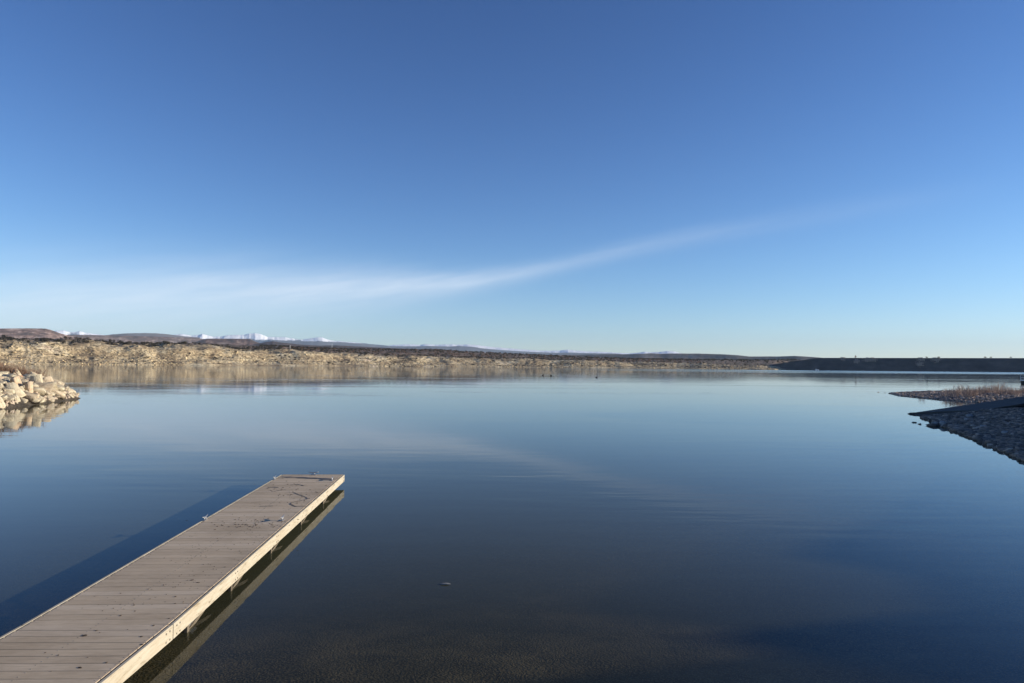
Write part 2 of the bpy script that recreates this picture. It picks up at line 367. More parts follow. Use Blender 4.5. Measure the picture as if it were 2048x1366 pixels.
cr = mixc(t, .5, cr, mixc(t, 1.0, cr, ramp(t, noise(t, .045, 5, .65, (1, 1, 2.2)), [(.36, (.28, .24, .22)), (.47, (.9, .88, .85)), (.62, (1.12, 1.1, 1.06))]), 'MULTIPLY'))
dr = ramp(t, noise(t, .06, 5, .7), [(.40, (.055, .050, .034)), (.54, (.19, .13, .095)), (.66, (.30, .22, .15))])
at2 = me.attributes.new('inland', 'FLOAT', 'POINT'); at2.data.foreach_set('value', (T / 500).astype(np.float32).ravel())
an = N(t, 'ShaderNodeAttribute', attribute_name='inland')
ff = M_(t, 'ADD', an.outputs['Fac'], M_(t, 'MULTIPLY', M_(t, 'SUBTRACT', noise(t, .03, 3), .5), .12))
cr = mixc(t, ramp(t, ff, [(.19, (0, 0, 0)), (.27, (1, 1, 1))]), cr, dr)
t.links.new(cr, b.inputs['Base Color'])
tag(link('far_shore', me, m), kind='structure')

# ------------------------------------------------------------------ ridges, mesas, mountains
def strip(name, pts, D, front, back, base, mt, ncol=500, nrow=40, amp=.25, prof='slope', jag=.4, seed=0, nfreq=None):
    ps = np.linspace(pts[0][0], pts[-1][0], ncol); yy = np.interp(ps, [p[0] for p in pts], [p[1] for p in pts])
    yy = yy + jag * (fbm(ps / 9, ps * 0, 4, seed) - .5) * 2
    a = np.array([pxaz(p) for p in ps])
    e = np.array([azel(p, q)[1] for p, q in zip(ps, yy)]); zc = H + e * D
    v = np.concatenate([np.linspace(0, 1, nrow), 1 + np.linspace(0, 1, 12)[1:]])
    A, V = np.meshgrid(a, v); ZC = np.broadcast_to(zc, A.shape)
    r = np.where(V <= 1, D - front * (1 - V), D + back * (V - 1))
    x, y = np.sin(A) * r, np.cos(A) * r; sc = nfreq or 6. / front
    n = fbm(x * sc, y * sc, 5, seed + 3); rid = 1 - abs(2 * fbm(x * sc * .8, y * sc * .35, 4, seed + 6) - 1)
    q = np.clip(V, 0, 1)
    if prof == 'slope': p = q ** 1.25
    elif prof == 'mesa': p = np.where(q < .62, q / .62 * .62, np.where(q < .70, .62 + (q - .62) / .08 * .33, .95 + (q - .7) / .3 * .05))
    env = np.sin(np.pi * np.clip(V / 1.0, 0, 1)) * (q < 1)
    if prof == 'mesa': env = env * (q < .7)
    p = p - amp * env * rid * .8 + amp * env * (n - .5)
    z = base + (ZC - base) * np.where(V <= 1, p, 1 - (V - 1) ** 2)
    me = np_mesh(name, np.stack([x, y, z], -1).reshape(-1, 3), grid_faces(*x.shape))
    return tag(link(name, me, mt, smooth=True), kind='structure')
def snowmat(name, lo, hi, rock, ns=.0012):
    m, t, b = mat(name, .8)
    c = N(t, 'ShaderNodeTexCoord'); s = N(t, 'ShaderNodeSeparateXYZ'); t.links.new(c.outputs['Object'], s.inputs[0])
    h = M_(t, 'ADD', M_(t, 'DIVIDE', M_(t, 'SUBTRACT', s.outputs[2], lo), hi - lo), M_(t, 'MULTIPLY', M_(t, 'SUBTRACT', noise(t, ns, 7, .65), .5), 2.2))
    rk = ramp(t, noise(t, ns * 1.5, 5), [(.35, tuple(k * .75 for k in rock)), (.65, rock)])
    t.links.new(mixc(t, ramp(t, h, [(.35, (0, 0, 0)), (.6, (1, 1, 1))]), rk, (.92, .93, .96)), b.inputs['Base Color'])
    return m
SN = [(70, 668), (100, 665), (112, 661.5), (126, 661), (140, 665), (150, 664), (158, 662.5), (168, 665), (185, 667.5), (210, 670), (330, 672), (352, 669), (365, 668), (380, 671),
      (395, 670), (404, 667.5), (412, 670), (425, 673.5), (440, 673), (455, 670.5), (470, 670), (488, 669.5), (498, 667), (510, 666.3), (522, 668.5), (535, 674), (548, 674.5), (570, 674.5), (590, 678), (605, 679),
      (622, 676.5), (635, 674.5), (645, 675), (655, 679), (668, 681.5), (690, 683), (715, 685.5), (740, 688), (775, 691)]
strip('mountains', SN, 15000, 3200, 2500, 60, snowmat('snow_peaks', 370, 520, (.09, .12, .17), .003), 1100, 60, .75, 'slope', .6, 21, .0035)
SN2 = [(770, 692), (790, 690), (820, 688.5), (840, 690), (850, 688.6), (870, 689.5), (890, 689), (905, 688.5), (915, 689.8), (935, 688.7), (960, 691), (985, 694), (1010, 696), (1040, 698.5), (1080, 701), (1102, 701.5),
       (1120, 701), (1136, 699.4), (1150, 701.2), (1175, 702.5), (1210, 704), (1260, 707), (1275, 705.5), (1290, 703.5), (1300, 704.5), (1318, 704), (1335, 702), (1348, 703), (1360, 706), (1400, 712)]
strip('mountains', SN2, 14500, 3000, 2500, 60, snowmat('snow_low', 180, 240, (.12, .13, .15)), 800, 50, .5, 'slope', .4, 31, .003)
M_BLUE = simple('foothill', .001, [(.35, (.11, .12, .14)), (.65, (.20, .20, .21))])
strip('hills', [(500, 690), (530, 684), (548, 680), (570, 681), (600, 682.5), (640, 682.5), (680, 685), (715, 686.5), (740, 689), (760, 691), (790, 692.5), (830, 692.5), (860, 692), (900, 693), (920, 692), (945, 693.5), (960, 696), (1000, 700),
                (1060, 703.5), (1110, 705.5), (1140, 705), (1170, 706), (1230, 707), (1255, 709), (1300, 711)], 11500, 2200, 1800, 40, M_BLUE, 600, 36, .35, 'slope', .25, 41)
M_PALEHILL = simple('pale_hill', .0015, [(.35, (.16, .14, .13)), (.55, (.24, .22, .21)), (.7, (.42, .42, .43))])
strip('hills', [(200, 672), (225, 668.5), (250, 666.8), (290, 666), (310, 666.5), (330, 668), (352, 670.5), (375, 673), (400, 675)], 9000, 1800, 1500, 40, M_PALEHILL, 260, 36, .3, 'slope', .25, 51)
def mesamat(name, top, red, pale, s):
    m, t, b = mat(name, .95)
    c = ramp(t, noise(t, s, 6, .7, (1, 1, 2.5)), [(.38, top), (.52, red), (.60, tuple(.5 * (p + q) for p, q in zip(red, pale))), (.68, pale)])
    t.links.new(c, b.inputs['Base Color']); return m
strip('mesa', [(-260, 655), (-60, 657), (0, 657), (60, 656.6), (90, 657), (104, 661), (118, 666), (135, 671), (160, 676), (200, 680)], 3600, 700, 900, 10,
      mesamat('red_mesa', (.085, .07, .062), (.24, .155, .125), (.62, .50, .43), .03), 420, 50, .42, 'slope', .25, 61, .009)
strip('mesa', [(60, 671), (115, 669.2), (150, 669.5), (240, 671), (330, 673.5), (385, 675.5), (420, 679), (470, 684)], 5200, 700, 1200, 12,
      mesamat('long_mesa', (.085, .082, .08), (.17, .125, .115), (.44, .36, .31), .018), 420, 40, .3, 'mesa', .2, 71, .006)
strip('mesa', [(380, 688), (400, 681), (412, 677.3), (430, 677), (460, 677.2), (500, 677.8), (508, 682), (520, 686), (560, 690)], 4300, 450, 700, 12,
      mesamat('small_mesa', (.05, .045, .045), (.13, .08, .07), (.38, .3, .25), .02), 260, 40, .3, 'mesa', .15, 81, .008)
strip('hills', [(500, 690), (530, 684.5), (545, 682.5), (560, 684.5), (600, 689), (640, 691), (670, 690.5), (700, 692), (780, 696), (900, 700)], 3400, 400, 700, 12,
      mesamat('low_hill', (.05, .05, .055), (.10, .075, .07), (.22, .19, .17), .008), 320, 30, .25, 'slope', .2, 91)
strip('mesa', [(1000, 712), (1110, 709.5), (1180, 709), (1250, 708.5), (1285, 707.5), (1300, 706.6), (1320, 707.5), (1345, 707), (1400, 707.3), (1440, 708.5), (1470, 710), (1500, 713), (1560, 713), (1590, 711.8), (1610, 713), (1650, 716), (1700, 722)], 5200, 900, 900, 8,
      mesamat('grey_mesa', (.075, .07, .065), (.15, .12, .10), (.30, .25, .2), .006), 520, 40, .3, 'mesa', .2, 101, .006)
M_DARKHILL = mesamat('dark_hill', (.03, .03, .03), (.05, .045, .04), (.085, .075, .06), .02)
strip('hills', [(1225, 724), (1262, 716.5), (1300, 715.8), (1340, 717), (1400, 718), (1440, 719), (1500, 718.6), (1560, 719), (1640, 722)], 1700, 60, 300, 10, M_DARKHILL, 320, 24, .1, 'slope', .15, 111)

# ------------------------------------------------------------------ dam: long embankment closing the lake
dl = [(425, 1300, 3), (462, 1270, 9), (488, 1232, 15), (508, 1208, 19), (522, 1199, 20.0), (800, 1075, 20.6), (1100, 942, 20.8), (1500, 765, 21)]
us = np.linspace(0, 1, 900); seg = np.interp(us, np.linspace(0, 1, len(dl)), range(len(dl)))
cx = np.interp(seg, range(len(dl)), [p[0] for p in dl]); cy = np.interp(seg, range(len(dl)), [p[1] for p in dl]); cz = np.interp(seg, range(len(dl)), [p[2] for p in dl])
nx, ny = -.406, -.914
rows = [(-60, -6), (-7, .0), (-4, 1), (0, 1)]
V = []
fr_ = np.concatenate([np.linspace(0, 1, 26)])
for q in fr_:                                   # water side, from below the waterline to the crest
    off = (1 - q) * 1.0; z = -3 + (cz + 3) * q; w_ = (fbm(cx * .05, cz * 0 + q * 9, 4, 5) - .5) * 1.5 * np.sin(np.pi * q)
    V.append(np.stack([cx + nx * (z * -1.35 + cz * 1.35 + w_), cy + ny * (z * -1.35 + cz * 1.35 + w_), z], -1))
V.append(np.stack([cx - nx * 9, cy - ny * 9, cz], -1)); V.append(np.stack([cx - nx * 70, cy - ny * 70, cz * 0 - 8], -1))
V = np.array(V)
m, t, b = mat('dam_riprap', .95, .2)
c = ramp(t, noise(t, .05, 6, .6), [(.3, (.045, .046, .048)), (.55, (.075, .074, .072)), (.75, (.12, .11, .10))])
t.links.new(c, b.inputs['Base Color'])
tag(link('dam', np_mesh('dam', V.reshape(-1, 3), grid_faces(*V.shape[:2])), m),
    'long dark rock-faced earth dam closing the right side of the lake', 'dam')
def dam_pt(px, frac):                          # a point on the dam face, frac of its height
    a = pxaz(px); k = int(np.argmin(abs(np.arctan2(cx, cy) - a))); frac = min(frac, .93) if frac < 1 else 1; z = cz[k] * frac
    return cx[k] + nx * (cz[k] - z) * 1.35, cy[k] + ny * (cz[k] - z) * 1.35, z
M_SCREE = simple('pale_scree', .6, [(.3, (.24, .19, .15)), (.7, (.38, .31, .25))])
for px, fr1, w_, lab in ((1713, .72, 5, 'narrow pale patch of dry scrub below the tallest bush on the dam'), (1740, .86, 13, 'widest pale patch of dry scrub high on the dam face'), (1687, .95, 4, 'smallest pale scrub patch near the left of the dam crest'),
                     (1838, .50, 6, 'pale scrub patch lowest down on the dam face'), (1842, .88, 7, 'pale scrub patch below the left crest bushes of the dam'), (1872, .88, 10, 'pale slanting scrub patch below the middle crest bush of the dam')):
    mb = bmesh.new(); rr = random.Random(px)
    for k in range(int(w_ * 26)):
        p = dam_pt(px + rr.gauss(0, w_ * .42), fr1 + rr.gauss(0, .075))
        r = rr.uniform(.4, 1.1)
        bmesh.ops.create_icosphere(mb, subdivisions=1, radius=r, matrix=Matrix.Translation((p[0], p[1], p[2] + r * .3)) @ Matrix.Diagonal((1.4, 1, .8, 1)))
    me = bpy.data.meshes.new('scrub_patch'); mb.to_mesh(me); mb.free()
    tag(link('scrub_patch', me, M_SCREE), lab, 'scrub patch', kind='stuff')

# ------------------------------------------------------------------ vegetation kinds
def leafmat(name, a, bcol):
    m, t, b = mat(name, .9, .1)
    g = N(t, 'ShaderNodeNewGeometry'); oi = N(t, 'ShaderNodeObjectInfo')
    r = M_(t, 'FRACT', M_(t, 'ADD', g.outputs['Random Per Island'], oi.outputs['Random']))
    t.links.new(ramp(t, r, [(0, a), (1, bcol)]), b.inputs['Base Color']); return m
M_JUN = leafmat('juniper_leaves', (.028, .026, .018), (.082, .066, .044))
M_RED = leafmat('red_scrub', (.12, .070, .045), (.24, .15, .10))
def bush_arrays(seed, n=70, h=1.0, w=1.0):    # leaf clumps spread through a crown, unit size
    rr = np.random.RandomState(seed); V = []; Fc = []
    lobes = [(rr.uniform(-.3, .3) * w, rr.uniform(-.3, .3) * w, rr.uniform(.3, .62) * h, rr.uniform(.24, .36)) for _ in range(6)]
    for k in range(n):
        lx, ly, lz, lr = lobes[rr.randint(6)]; d = rr.normal(size=3); d /= np.linalg.norm(d); q = lr * rr.uniform(.55, 1.05)
        c = np.array([lx + d[0] * q, ly + d[1] * q, max(.04, lz + d[2] * q * .9)])
        s = rr.uniform(.07, .14); b0 = len(V)
        o = rr.normal(size=(4, 3)); o /= np.linalg.norm(o, axis=1)[:, None]
        for i in range(4): V.append(c + o[i] * s)
        Fc += [(b0, b0 + 1, b0 + 2), (b0, b0 + 2, b0 + 3), (b0, b0 + 3, b0 + 1), (b0 + 1, b0 + 3, b0 + 2)]
    for i in range(6):                          # short stem
        V.append((.05 * math.cos(i * 1.05), .05 * math.sin(i * 1.05), -.08)); 
    for i in range(6): V.append((.03 * math.cos(i * 1.05), .03 * math.sin(i * 1.05), .5 * h))
    b0 = len(V) - 12
    for i in range(6):
        j = (i + 1) % 6; Fc += [(b0 + i, b0 + j, b0 + 6 + j), (b0 + i, b0 + 6 + j, b0 + 6 + i)]
    return np.array(V), np.array(Fc)
def rock_arrays(seed, n=12, sq=.75):
    rr = random.Random(seed); bm = bmesh.new()
    for _ in range(n):
        v = Vector((rr.gauss(0, 1), rr.gauss(0, 1), rr.gauss(0, 1))).normalized(); mxx = max(abs(v.x), abs(v.y), abs(v.z))
        v = v * (1 - sq) + v / mxx * sq; bm.verts.new(v * .5 * rr.uniform(.85, 1.0))
    r = bmesh.ops.convex_hull(bm, input=bm.verts); bmesh.ops.delete(bm, geom=[g for g in r['geom_interior'] if isinstance(g, bmesh.types.BMVert)], context='VERTS')
    bmesh.ops.triangulate(bm, faces=bm.faces); bm.verts.index_update()
    V = np.array([v.co[:] for v in bm.verts]); Fc = np.array([[v.index for v in f.verts] for f in bm.faces]); bm.free(); return V, Fc
def slab_arrays(seed):                         # quarried block: a box with knocked corners
    rr = random.Random(seed); bm = bmesh.new()
    for sx in (-1, 1):
        for sy in (-1, 1):
            for sz_ in (-1, 1):
                c_ = Vector((sx * rr.uniform(.30, .5), sy * rr.uniform(.30, .5), sz_ * rr.uniform(.30, .5)))
                if rr.random() < .45:
                    for ax in range(3):
                        v = c_.copy(); v[ax] *= rr.uniform(.45, .8); bm.verts.new(v)
                else: bm.verts.new(c_)
    g = bmesh.ops.convex_hull(bm, input=bm.verts); bmesh.ops.delete(bm, geom=[q for q in g['geom_interior'] if isinstance(q, bmesh.types.BMVert)], context='VERTS')
    bmesh.ops.triangulate(bm, faces=bm.faces); bm.verts.index_update()
    V = np.array([v.co[:] for v in bm.verts]); Fc = np.array([[v.index for v in f.verts] for f in bm.faces]); bm.free(); return V, Fc
def place_many(name, kinds, items, mt, label, cat, group, stuff_name, stuff_label, stuff_cat, limit=300):
    """items: (x, y, z, scale xyz, rot matrix 3x3 as tuple, kind). Largest in the picture become objects, the rest one stuff mesh."""
    def vis(i):
        a = math.atan2(i[0], i[1]); return (max(i[3]) / max(1, math.hypot(i[0], i[1]))) * (1 if abs(a) < .625 and i[1] > 0 else .001)
    items = sorted(items, key=vis, reverse=True)
    meshes = [np_mesh(name, V, Fc) for V, Fc in kinds]
    for me in meshes: me.materials.append(mt)
    for it in items[:limit]:
        o = bpy.data.objects.new(name, meshes[it[5]]); C.objects.link(o)
        o.matrix_world = Matrix.Translation(it[:3]) @ it[4].to_4x4() @ Matrix.Diagonal((*it[3], 1))
        tag(o, label, cat, group)
    rest = items[limit:]
    if rest:
        Vs, Fs, off = [], [], 0
        for it in rest:
            V, Fc = kinds[it[5]]; Mx = np.array(it[4]) @ np.diag(it[3]); Vs.append(V @ Mx.T + np.array(it[:3])); Fs.append(Fc + off); off += len(V)
        o = link(stuff_name, np_mesh(stuff_name, np.concatenate(Vs), np.concatenate(Fs)), mt)
        tag(o, stuff_label, stuff_cat, kind='stuff')
def rotz(a): return Matrix.Rotation(a, 3, 'Z')
rnd = random.Random(11)
bush_kinds = [bush_arrays(s) for s in range(5)]
def far_pt(px, t_):
    a = pxaz(px); fi = (a - aa[0]) / (aa[1] - aa[0]); i = min(max(int(fi), 0), len(aa) - 2); fi -= i
    j = min(max(int(np.searchsorted(tt, t_)) - 1, 0), len(tt) - 2); fj = (t_ - tt[j]) / (tt[j + 1] - tt[j])
    z = (FZ[j, i] * (1 - fi) + FZ[j, i + 1] * fi) * (1 - fj) + (FZ[j + 1, i] * (1 - fi) + FZ[j + 1, i + 1] * fi) * fj
    d = SD[i] * (1 - fi) + SD[i + 1] * fi + t_; return math.sin(a) * d, math.cos(a) * d, float(z)
rim_items, slope_items, ridge_items = [], [], []
for k in range(2000):                          # belt along the rim
    px = rnd.uniform(-60, 1540); tb = 88 + rnd.uniform(0, 1) ** 1.6 * 190
    dens = vnoise(np.array([px * .03]), np.array([tb * .02]), 77)[0]
    if rnd.random() > dens * 1.5: continue
    if px > 1250 and rnd.random() < .5: continue
    h = rnd.uniform(2.4, 5.4) * (1 if px < 700 else .75); x, y, z = far_pt(px, tb)
    rim_items.append((x, y, z - .15, (h * rnd.uniform(.9, 1.5), h * 1.1, h * rnd.uniform(.8, 1.1)), rotz(rnd.uniform(0, 6.3)), rnd.randrange(5)))
for k in range(2300):                           # scattered on the slope below
    px = rnd.uniform(-60, 1500); tb = rnd.uniform(8, 100)
    if vnoise(np.array([px * .022]), np.array([tb * .05]), 35)[0] < .42: continue
    h = rnd.uniform(.7, 2.0) + (1.8 if rnd.random() < .16 else 0); x, y, z = far_pt(px, tb)
    slope_items.append((x, y, z - .2, (h * rnd.uniform(1.0, 1.9), h * 1.2, h * .8), rotz(0), rnd.randrange(5)))
for k in range(1500):                          # on the ridge behind
    px = 520 + rnd.uniform(0, 1) * 1080; tb = rnd.uniform(280, RIDGE_D + 12) if rnd.random() < .7 else rnd.uniform(RIDGE_D - 25, RIDGE_D + 15)
    h = rnd.uniform(2.2, 4.6); x, y, z = far_pt(px, tb)
    ridge_items.append((x, y, z - .2, (h * 1.3, h * 1.2, h), rotz(rnd.uniform(0, 6.3)), rnd.randrange(5)))
place_many('juniper', bush_kinds, rim_items + ridge_items, M_JUN, 'dark green juniper in the belt of trees along the top of the far shore', 'juniper', 'junipers along the rim of the far shore',
           'juniper_scrub', 'mass of small dark junipers on the ridge behind the far shore', 'scrub')
place_many('shrub', bush_kinds, slope_items, M_JUN, 'low dark shrub on the pale rocky slope of the far shore', 'shrub', 'shrubs on the far slope', 'slope_scrub', 'small shrubs scattered on the pale far slope', 'scrub')
red_items = []
for k in range(900):
    px = rnd.uniform(560, 1400); tb = rnd.uniform(150, RIDGE_D - 10); h = rnd.uniform(1.5, 3.6); x, y, z = far_pt(px, tb)
    red_items.append((x, y, z - .2, (h * 1.3, h * 1.2, h), rotz(rnd.uniform(0, 6.3)), rnd.randrange(5)))
place_many('scrub', bush_kinds, red_items, M_RED, '', '', '', 'dry_scrub', 'reddish grey leafless scrub between the junipers behind the far shore', 'scrub', 0)
# rubble at the foot of the far slope
M_RUB = simple('rubble', .5, [(.3, (.34, .28, .18)), (.6, (.52, .44, .28)), (.8, (.56, .48, .38))], island=True)
rock_kinds = [rock_arrays(s, 14) for s in range(8)]
rub = []
for k in range(3400):
    px = rnd.uniform(-60, 1540); lim = 24 if px < 760 or px > 1000 else 14; tb = rnd.uniform(0, 1) ** 1.3 * 62
    if 370 < px < 720 and tb < 11: continue
    s = rnd.uniform(.5, 2.3) * (1.2 if rnd.random() < .1 else .8); x, y, z = far_pt(px, tb)
    rub.append((x, y, z + s * .15, (s * 1.3, s, s * .8), rotz(rnd.uniform(0, 6.3)) @ Matrix.Rotation(rnd.uniform(-.4, .4), 3, 'X'), rnd.randrange(8)))
place_many('rubble', rock_kinds, rub, M_RUB, '', '', '', 'rubble', 'pale rock rubble along the waterline of the far shore', 'rubble', 0)

# bushes on the dam crest
for px, h, lab in ((1713, 5.5, 'tallest bush on the dam crest'), (1684, 2.2, 'small round bush leftmost on the dam crest'), (1855, 3.2, 'dark bush on the dam crest, left one of a close pair above pale scrub'),
                   (1879, 3.0, 'dark bush on the dam crest, right one of a close pair above pale scrub'), (1971, 3.2, 'dark bush on the right part of the dam crest, left of two'), (1981, 2.8, 'dark bush on the right part of the dam crest, right of two'), (2022, 2.6, 'small bush on the dam crest nearest the right edge')):
    V, Fc = bush_arrays(px); p = dam_pt(px, 1.0)
    o = link('bush', np_mesh('bush', V, Fc), M_JUN if px != 1713 else M_RED); o.location = (p[0] - nx * 3, p[1] - ny * 3, p[2] - .1); o.scale = (h * (1.6 if px != 1713 else .7), h, h)
    tag(o, lab, 'bush', 'bushes on the dam crest')

# bare cottonwoods where the far shore meets the dam
M_BARK = simple('pale_bark', 1.0, [(.3, (.22, .19, .16)), (.7, (.36, .32, .28))])
def cotton(seed):
    rr = random.Random(seed); tr_ = MB(); cr_ = MB()
    tr_.tube([(0, 0, -.2), (rr.uniform(-.1, .1), 0, 1.2), (rr.uniform(-.2, .2), 0, 2.6)], [.28, .22, .16], 5)
    for k in range(17):
        a = rr.uniform(0, 6.3); z0 = rr.uniform(1.0, 2.6); l = rr.uniform(2.6, 5.2); s = rr.uniform(.2, .75)
        p1 = Vector((math.cos(a) * l * s * .5, math.sin(a) * l * s * .5, z0 + l * .5)); p2 = Vector((math.cos(a) * l * s * .8, math.sin(a) * l * s * .8, z0 + l))
        cr_.tube([(0, 0, z0), p1, p2], [.11, .08, .03], 3)
        for q in range(5):
            b_ = a + rr.uniform(-1.2, 1.2); e_ = p1.lerp(p2, rr.uniform(0, .9)); cr_.tube([e_, e_ + Vector((math.cos(b_), math.sin(b_), rr.uniform(.4, 1.3))) * rr.uniform(.6, 1.3)], [.06, .03], 3)
    return tr_.me('trunk'), cr_.me('crown')
ck = [cotton(s) for s in range(5)]
for a_, b_ in ck: a_.materials.append(M_BARK); b_.materials.append(M_BARK)
for k, (px, tb, h) in enumerate([(1305, 60, 1.1), (1311, 66, 1.3), (1317, 60, 1.2), (1340, 50, 1.0), (1346, 56, 1.1), (1371, 50, .8)] + [(rnd.uniform(1368, 1545), rnd.uniform(14, 70), rnd.uniform(.75, 1.25)) for _ in range(46)]):
    x, y, z = far_pt(px, tb); root = empty('cottonwood_tree', (x, y, z), rnd.uniform(0, 6.3)); root.scale = (h * 1.1, h * 1.1, h)
    tag(root, 'pale leafless cottonwood in the low grove where the far shore nears the dam' if k > 5 else 'pale leafless cottonwood standing apart left of the grove near the dark hill', 'tree', 'bare cottonwoods on the far shore')
    for nme, mm in zip(('trunk', 'crown'), ck[k % 5]):
        o = bpy.data.objects.new(nme, mm); C.objects.link(o); o.parent = root

# ------------------------------------------------------------------ left jetty of big blocks
m, t, b = mat('jetty_stone', .9, .2)
oi = N(t, 'ShaderNodeObjectInfo'); n3 = noise(t, 3.5, 6, .7)
c = ramp(t, n3, [(.30, (.22, .18, .13)), (.42, (.50, .43, .32)), (.55, (.60, .54, .41)), (.7, (.66, .60, .48))])
k = ramp(t, oi.outputs['Random'], [(0, (.66, .60, .56)), (.25, (.90, .86, .82)), (.4, (1, .98, .92)), (.75, (1.08, 1.04, .96)), (.93, (1.0, .84, .74)), (1, (.85, .80, .84))])
c = mixc(t, 1, c, k, 'MULTIPLY'); t.links.new(c, b.inputs['Base Color']); bump(t, b, noise(t, 5, 8, .7), .7, .12)
M_JET = m
m, t, b = mat('orange_stone', .9, .2); t.links.new(ramp(t, noise(t, 3, 5), [(.3, (.42, .22, .12)), (.7, (.62, .40, .25))]), b.inputs['Base Color']); M_ORANGE = m
jk = []
for s in range(12):
    V, Fc = slab_arrays(100 + s); me = np_mesh('boulder', V, Fc); me.materials.append(M_JET); jk.append(me)
jr = random.Random(5); cnt = 0; placed = []
tries = 0
while cnt < 640 and tries < 60000:
    tries += 1
    x = jr.uniform(-52, -36); y = jr.uniform(44, 73)
    d = look(GJ, x, y)
    if d < .2 or d > 9 or x < -.715 * y - 3: continue
    s = jr.choice([.25, .3, .38, .48, .6, .8]) * (1 if d > .5 else .8)
    if any((x - q[0]) ** 2 + (y - q[1]) ** 2 < (.5 * (s + q[2])) ** 2 for q in placed): continue
    placed.append((x, y, s)); cnt += 1
placed.sort(key=lambda q: -q[2] / math.hypot(q[0], q[1]) * (1 if q[0] > -.711 * q[1] - .5 and q[1] > 48 else .01))
jstuff = []
for cnt, (x, y, s) in enumerate(placed):
    z = look(GZ, x, y)
    kk = jr.randrange(12)
    rot = Matrix.Rotation(jr.uniform(-.5, .5), 3, 'Z') @ Matrix.Rotation(R(26) + jr.gauss(0, .45), 3, 'Y') @ Matrix.Rotation(jr.gauss(0, .6), 3, 'X')
    if cnt >= 285:
        V, Fc = slab_arrays(100 + kk); jstuff.append((V @ (np.array(rot) @ np.diag((s * 2.1, s * 1.2, s * .75))).T + np.array((x, y, z + s * .12)), Fc)); continue
    o = bpy.data.objects.new('boulder', jk[kk]); C.objects.link(o)
    o.matrix_world = Matrix.Translation((x, y, z + s * .12)) @ rot.to_4x4() @ Matrix.Diagonal((s * 2.1, s * 1.2, s * .75, 1))
    tag(o, 'pale angular sandstone block piled on the rock jetty at the left edge', 'boulder', 'pale blocks of the rock jetty')
off = 0; Fs = []
for V, Fc in jstuff: Fs.append(Fc + off); off += len(V)
if jstuff: tag(link('jetty_rubble', np_mesh('jetty_rubble', np.concatenate([v for v, f in jstuff]), np.concatenate(Fs)), M_JET), 'smaller pale stones filling the rock jetty at the left edge', 'rubble', kind='stuff')
def hit(px, py, d0=46, d1=76):                # where the line of sight comes nearest to (or meets) the ground
    v = ray(px, py); best = None
    for k in range(300):
        d = d0 + (d1 - d0) * k / 299; q = d / v.y; x, y, z = v.x * q, v.y * q, H + v.z * q
        if not (-55.9 < x < 81 and 0 < y < 111): continue
        g = look(GZ, x, y)
        if best is None or z - g < best[0]: best = (z - g, x, y, g)
        if z - g <= 0: break
    return best[1], best[2], best[3]
def boulder(px, py, zt, dims, tilt, yaw, lab, mt, seed):
    x, y, z = hit(px, py); z += .12 * dims[2]; V, Fc = slab_arrays(seed); me = np_mesh('boulder', V, Fc)
    o = link('boulder', me, mt); o.matrix_world = Matrix.Translation((x, y, z)) @ (Matrix.Rotation(yaw, 3, 'Z') @ Matrix.Rotation(tilt, 3, 'Y')).to_4x4() @ Matrix.Diagonal((*[k * .5 for k in dims], 1))
    tag(o, lab, 'boulder', 'pale blocks of the rock jetty')
boulder(133, 781, .95, (2.5, 1.2, .8), R(30), .1, 'long white slab at the outer tip of the rock jetty, tilted down to the water', M_JET, 201)
boulder(113, 772, 1.55, (2.5, 1.4, .9), R(38), .1, 'tilted pale slab second from the tip of the jetty, below a dark gap', M_JET, 202)
boulder(86, 762, 2.1, (2.9, 1.5, 1.0), R(38), .1, 'large tilted flat slab on the crest of the jetty, ending in a sharp corner', M_JET, 203)
boulder(55, 752, 2.75, (1.5, 1.2, 1.1), R(15), .4, 'grey pink rounded boulder standing highest on the middle of the jetty crest', M_JET, 204)
boulder(33, 758, 2.4, (1.6, 1.2, 1.1), R(5), .2, 'orange boulder with rusty surface on the jetty crest beside dry brush', M_ORANGE, 205)
boulder(6, 742, 3.0, (2.2, 1.4, 1.3), R(5), .2, 'cream boulder highest at the left end of the jetty', M_JET, 206)
boulder(60, 800, .7, (4.0, 1.8, 1.0), R(20), .05, 'broad smooth cream slab low on the jetty just above the water', M_JET, 207)
# dry brush behind the jetty
def brush_me(seed, n, h, spread, w, name='dry_brush'):
    rr = random.Random(seed); mb = MB()
    for k in range(n):
        a = rr.uniform(0, 6.3); r0 = rr.uniform(0, .35) * spread; l = h * rr.uniform(.5, 1.0); s = rr.uniform(0, .5)
        p0 = Vector((math.cos(a) * r0, math.sin(a) * r0, -.05)); d = Vector((math.cos(a) * s + rr.uniform(-.15, .15), math.sin(a) * s, 1)).normalized()
        p1 = p0 + d * l * .55; p2 = p0 + d * l + Vector((rr.uniform(-.2, .2), rr.uniform(-.2, .2), -.03)) * l * .5
        mb.tube([p0, p1, p2], [w, w * .8, w * .3], 3)
        for q in range(2):
            e_ = p0.lerp(p2, rr.uniform(.4, .9)); b_ = rr.uniform(0, 6.3); mb.tube([e_, e_ + Vector((math.cos(b_) * .5, math.sin(b_) * .5, .8)) * l * .25], [w * .6, w * .25], 3)
    return mb.me(name)
M_TWIG = simple('red_twigs', 2, [(.3, (.16, .095, .065)), (.7, (.31, .21, .15))], island=True)
M_REED = simple('dry_reeds', 2, [(.3, (.34, .26, .21)), (.7, (.55, .44, .37))], island=True)
tw = [brush_me(s, 120, 1.6, 2.2, .012) for s in range(3)]
for me in tw: me.materials.append(M_TWIG)
